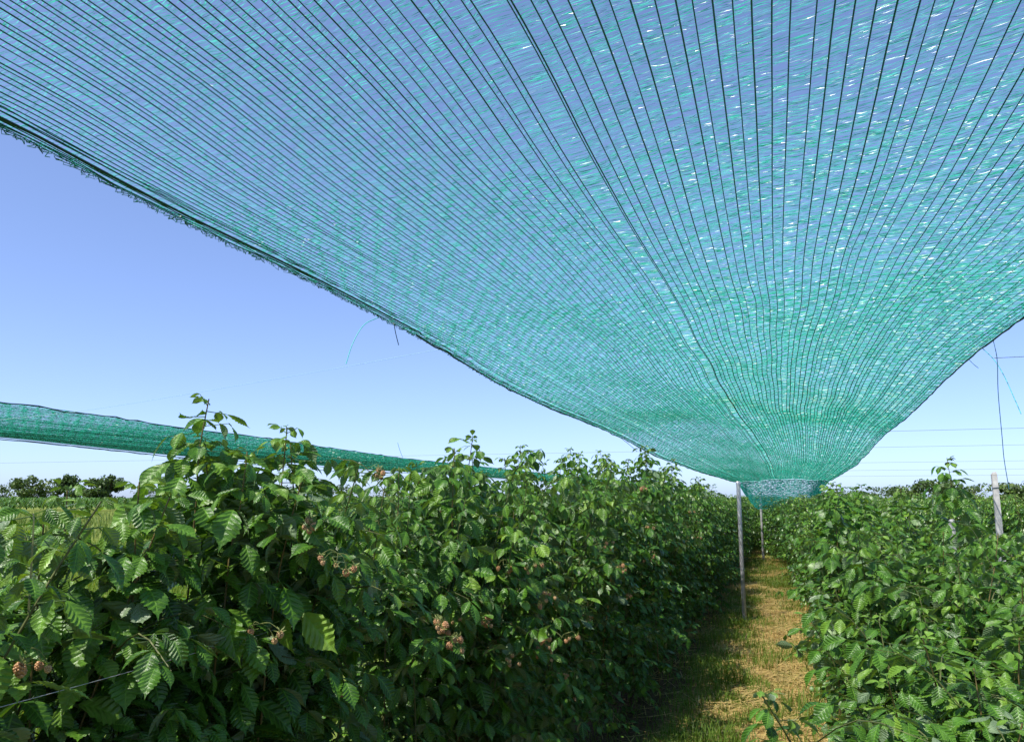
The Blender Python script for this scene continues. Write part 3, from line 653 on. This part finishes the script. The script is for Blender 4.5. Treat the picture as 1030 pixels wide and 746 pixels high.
# ------------------------------------------------------------------ hanging cords
def cord(pix, xs, r, mat, label):
    return wire([on_x(a, b, x) for (a, b), x in zip(pix, xs)], r, mat, label, 'tie_cord', 'cords hanging from the net edges', 'cord', 24)
cord([(381, 319), (366, 327), (355, 345), (348, 366)], [-2.0, -2.02, -2.04, -2.05], .0022, 'cord_bright', 'curved teal cord hanging from the left net edge')
cord([(396, 324), (398, 335), (401, 347)], [-2.0, -2.0, -2.0], .0025, 'cord', 'short straight cord end below the left net edge')
cord([(999, 342), (1003, 362), (1004, 395), (1008, 440), (1010, 462), (1015, 492)], [1.46, 1.46, 1.46, 1.46, 1.46, 1.46], .0026, 'cord', 'long dark wavy cord dangling from the right net edge')
cord([(988, 350), (1000, 362), (1010, 378), (1020, 400), (1027, 416)], [1.46]*5, .0026, 'cord_bright', 'bright teal cord slanting down from the right net edge')
cord([(974, 361), (979, 366), (984, 370)], [1.46]*3, .0022, 'cord', 'tiny cord tail at the right net edge beside the topmost wire')
cord([(624, 440), (633, 447), (641, 454)], [-1.95]*3, .0035, 'cord', 'small thread trailing under the left net edge near the far post')
cord([(400, 445), (402, 452), (405, 460)], [-3.0]*3, .0016, 'cord_bright', 'thin thread standing above the distant left net')

# ------------------------------------------------------------------ posts
def pipe_post(px, py_base, h, r, label, lean=(0, 0), depth=None, dark=False):
    d = ray(px, py_base); p = EYE + d*(-CAM_Z/d[2])
    root = empty('trellis_post', (p[0], p[1], 0)); tag(root, label, 'post', 'steel posts along the left edge of the path')
    zs = np.linspace(-.15, h, 9); mb = MB(); mb.tube([(lean[0]*z, lean[1]*z, z) for z in zs], r, 14, cap=False); mb.build('pipe', [M['steel']], root)
    m2 = MB(); t = np.array([lean[0]*h, lean[1]*h, 0]); m2.tube([t+(0, 0, h-.03), t+(0, 0, h+.004), t+(0, 0, h+.012)], [r*1.12, r*1.12, r*.7], 14); m2.build('cap', [M['steel']], root)
    for z in (.62, 1.18):
        m3 = MB(); a = np.linspace(0, 2*math.pi, 15); m3.tube(np.stack([lean[0]*z+(r+.002)*np.cos(a), lean[1]*z+(r+.002)*np.sin(a), z+.004*np.sin(a)], -1), .0022, 4, cap=False); m3.build('wire_tie', [M['wire']], root)
    return root, p
root, pp = pipe_post(749, 624, 1.69, .026, 'grey steel post standing at the left edge of the straw path, in full view', lean=(-.003, 0)); print('post', pp)
root, pp = pipe_post(768, 563, 1.62, .03, 'second steel post farther along, half hidden under the net flap'); print('post2', pp)
def stake(px, py, y, h, wd, label):
    p = on_y(px, py, y)
    root = empty('wooden_stake', (p[0], p[1], 0)); tag(root, label, 'stake')
    a = wd/2; zs = [-.1, h*.3, h*.6, h*.85, h]; v = []
    for z in zs:
        j = R.normal(0, .002, (4, 2)); v += [(-a+j[0, 0], -a+j[0, 1], z), (a+j[1, 0], -a+j[1, 1], z), (a+j[2, 0], a+j[2, 1], z), (-a+j[3, 0], a+j[3, 1], z)]
    f = [[4*i+k, 4*i+(k+1) % 4, 4*i+4+(k+1) % 4, 4*i+4+k] for i in range(4) for k in range(4)]
    v += [(-a*.6, -a*.6, h+.02), (a*.6, -a*.6, h+.025), (a*.6, a*.6, h+.02), (-a*.6, a*.6, h+.015)]
    f += [[16+k, 16+(k+1) % 4, 20+(k+1) % 4, 20+k] for k in range(4)]+[[20, 21, 22, 23]]
    mesh_obj('shaft', v, np.array(f), M['stake'], root)
    mb = MB(); z = h*.93; q = a+.004; mb.tube([(-q, -q, z), (q, -q, z+.005), (q, q, z), (-q, q, z+.004), (-q, -q, z)], .003, 4, cap=False); mb.build('wire_wrap', [M['wire']], root)
    return root
d = on_y(1000, 477, 8.2); stake(1000, 477, 8.2, d[2], .045, 'pale weathered stake standing behind the right row')
d = on_y(957, 524, 9.5); stake(957, 524, 9.5, d[2], .05, 'short pale stake tip hidden in the right row')

# ------------------------------------------------------------------ far field : maize and trees
R = np.random.default_rng(90)
mv = MB(); n = 2600; aa = np.radians(R.uniform(20, 66, n)); rr = R.uniform(96, 118, n)
P = np.stack([-rr*np.sin(aa), rr*np.cos(aa), 0*aa], -1)
for k in range(5):
    az = R.random(n)*6.28; d = np.stack([np.cos(az), np.sin(az), 0*az], -1); s = np.stack([-d[:, 1], d[:, 0], 0*az], -1)*R.uniform(.06, .11, (n, 1)); z0 = R.uniform(.2, 1.15, (n, 1)); z = np.array([[0, 0, 1.]])
    L = R.uniform(.45, .75, (n, 1)); a = P+z*z0; b = a+d*L*.55+z*L*.6; c = a+d*L+z*L*.35
    v = np.stack([a-s*.5, a+s*.5, b+s, b-s, c-s*.1, c+s*.1], 1); f = np.arange(n)[:, None]*6
    mv.add(v.reshape(-1, 3), np.concatenate([f+np.array([[0, 1, 2, 3]]), f+np.array([[3, 2, 5, 4]])]), 0, np.repeat(R.random(n), 6))
tag(mv.build('maize_field', [M['maize']], smooth=False), 'low band of maize at the far side of the left field', 'crop', kind='stuff')
def tree(x, y, h, wd, seed, label, pale=False, group='trees along the horizon', trunk_f=.06, nl=2600, lobes=18):
    r = np.random.default_rng(seed); root = empty('field_tree', (x, y, 0), r.random()*6); tag(root, label, 'tree', group)
    mb = MB(); mb.tube(spline([(0, 0, -.2), (wd*.03*r.normal(), wd*.03*r.normal(), h*trunk_f), (wd*.05*r.normal(), 0, h*.75)], 8), np.linspace(h*.032, h*.008, 8), 7)
    for k in range(6):
        a = r.random()*6.28; z = h*r.uniform(trunk_f*.8, .6); mb.tube(spline([(0, 0, z), (math.cos(a)*wd*.15, math.sin(a)*wd*.15, z+h*.12), (math.cos(a)*wd*.32, math.sin(a)*wd*.32, z+h*.2)], 5), np.linspace(h*.013, h*.004, 5), 5)
    mb.build('trunk', [M['trunk']], root)
    V = []; T = []
    cs = []
    for k in range(lobes):
        a = r.random()*6.28; q = math.sqrt(r.random())*.36; zz = r.uniform(trunk_f+.05, .84); cs.append((math.cos(a)*q*wd*(1.2-.7*abs(zz-.5)), math.sin(a)*q*wd*(1.2-.7*abs(zz-.5)), zz*h, r.uniform(.17, .28)*wd, r.uniform(.1, .18)*h))
    cs.append((0, 0, .85*h, .16*wd, .14*h))
    per = nl//len(cs); sz = h*.03
    for (cx, cy, cz, ra, rz) in cs:
        d = unit(r.normal(size=(per, 3))); q = r.uniform(.35, 1.12, (per, 1))**.6; p = np.array([cx, cy, cz])+d*q*np.array([ra, ra, rz])
        u = unit(r.normal(size=(per, 3))); nrm = unit(d+r.normal(0, .6, (per, 3))); u = unit(np.cross(nrm, u)); w_ = np.cross(nrm, u); s = sz*r.uniform(.6, 1.5, (per, 1))
        V.append(np.stack([p-u*s-w_*s*.5, p+u*s-w_*s*.7, p+u*s*.7+w_*s, p-u*s*.8+w_*s*.6], 1)); T.append(np.repeat(np.clip(r.normal(.45, .2, per)+r.normal(0, .12), 0, 1), 4))
    V = np.concatenate(V).reshape(-1, 3); mesh_obj('crown', V, np.arange(len(V)).reshape(-1, 4), M['tree_leaf_pale' if pale else 'tree_leaf'], root, False, {'tint': np.concatenate(T)})
    return root
def tree_at(px, top, dist, wpx, seed, label, **kw):
    d = ray(px, 500); d = d/np.linalg.norm(d[:2]); depth = (d@FWD)*dist
    h = CAM_Z+(500-top)/F_PX*depth/ (1.0); wd = wpx/F_PX*depth*1.15
    return tree(d[0]*dist, d[1]*dist, h, wd, seed, label, **kw)
tree_at(2, 487, 170, 18, 1, 'dark bluish tree at the left frame edge on the horizon', nl=900)
tree_at(30, 478, 150, 34, 2, 'pale round tree, leftmost full tree beyond the maize', pale=True, trunk_f=.12)
tree_at(66, 476, 165, 22, 3, 'dark egg-shaped tree beyond the maize, between the pale tree and the twin crowns', nl=1800)
tree_at(91, 480, 160, 24, 4, 'dark tree beyond the maize, left of the twin crowns')
tree_at(111, 477, 160, 26, 5, 'dark twin-crowned tree beyond the maize, right of the four trees')
k = 10
for px, top, dist, wpx, pale in ((150, 491, 170, 30, 0), (185, 490, 170, 40, 0), (235, 489, 150, 40, 1), (275, 487, 150, 40, 0), (315, 478, 120, 32, 0), (345, 486, 140, 36, 0), (385, 490, 150, 40, 0), (430, 491, 150, 40, 0), (480, 492, 150, 45, 0), (540, 492, 150, 45, 0), (600, 493, 160, 45, 0), (660, 493, 160, 45, 0), (715, 494, 170, 40, 0)):
    k += 1; tree_at(px, top, dist, wpx, k, 'distant dark tree mostly hidden behind the left raspberry row', pale=bool(pale), group='trees hidden behind the left row', nl=900)
for px, top, dist, wpx, pale, lab in ((842, 494, 130, 40, 0, 'far low tree right of the net flap'), (880, 492, 120, 36, 0, 'far low tree second right of the net flap'), (905, 490, 100, 34, 0, 'small dark tree left of the upright shoot on the horizon'),
        (928, 484, 70, 34, 0, 'dark rounded tree behind the upright shoot on the right'), (955, 484, 70, 34, 0, 'dark tree just right of the upright shoot'), (980, 490, 80, 30, 1, 'paler low tree just left of the pale stake'), (1010, 488, 75, 34, 1, 'pale green tree just right of the pale stake'), (1036, 485, 75, 30, 0, 'dark tree cut by the right frame edge')):
    k += 1; tree_at(px, top-3, dist, wpx*1.15, k, lab, pale=bool(pale), group='trees behind the right row', nl=1600, trunk_f=.1)
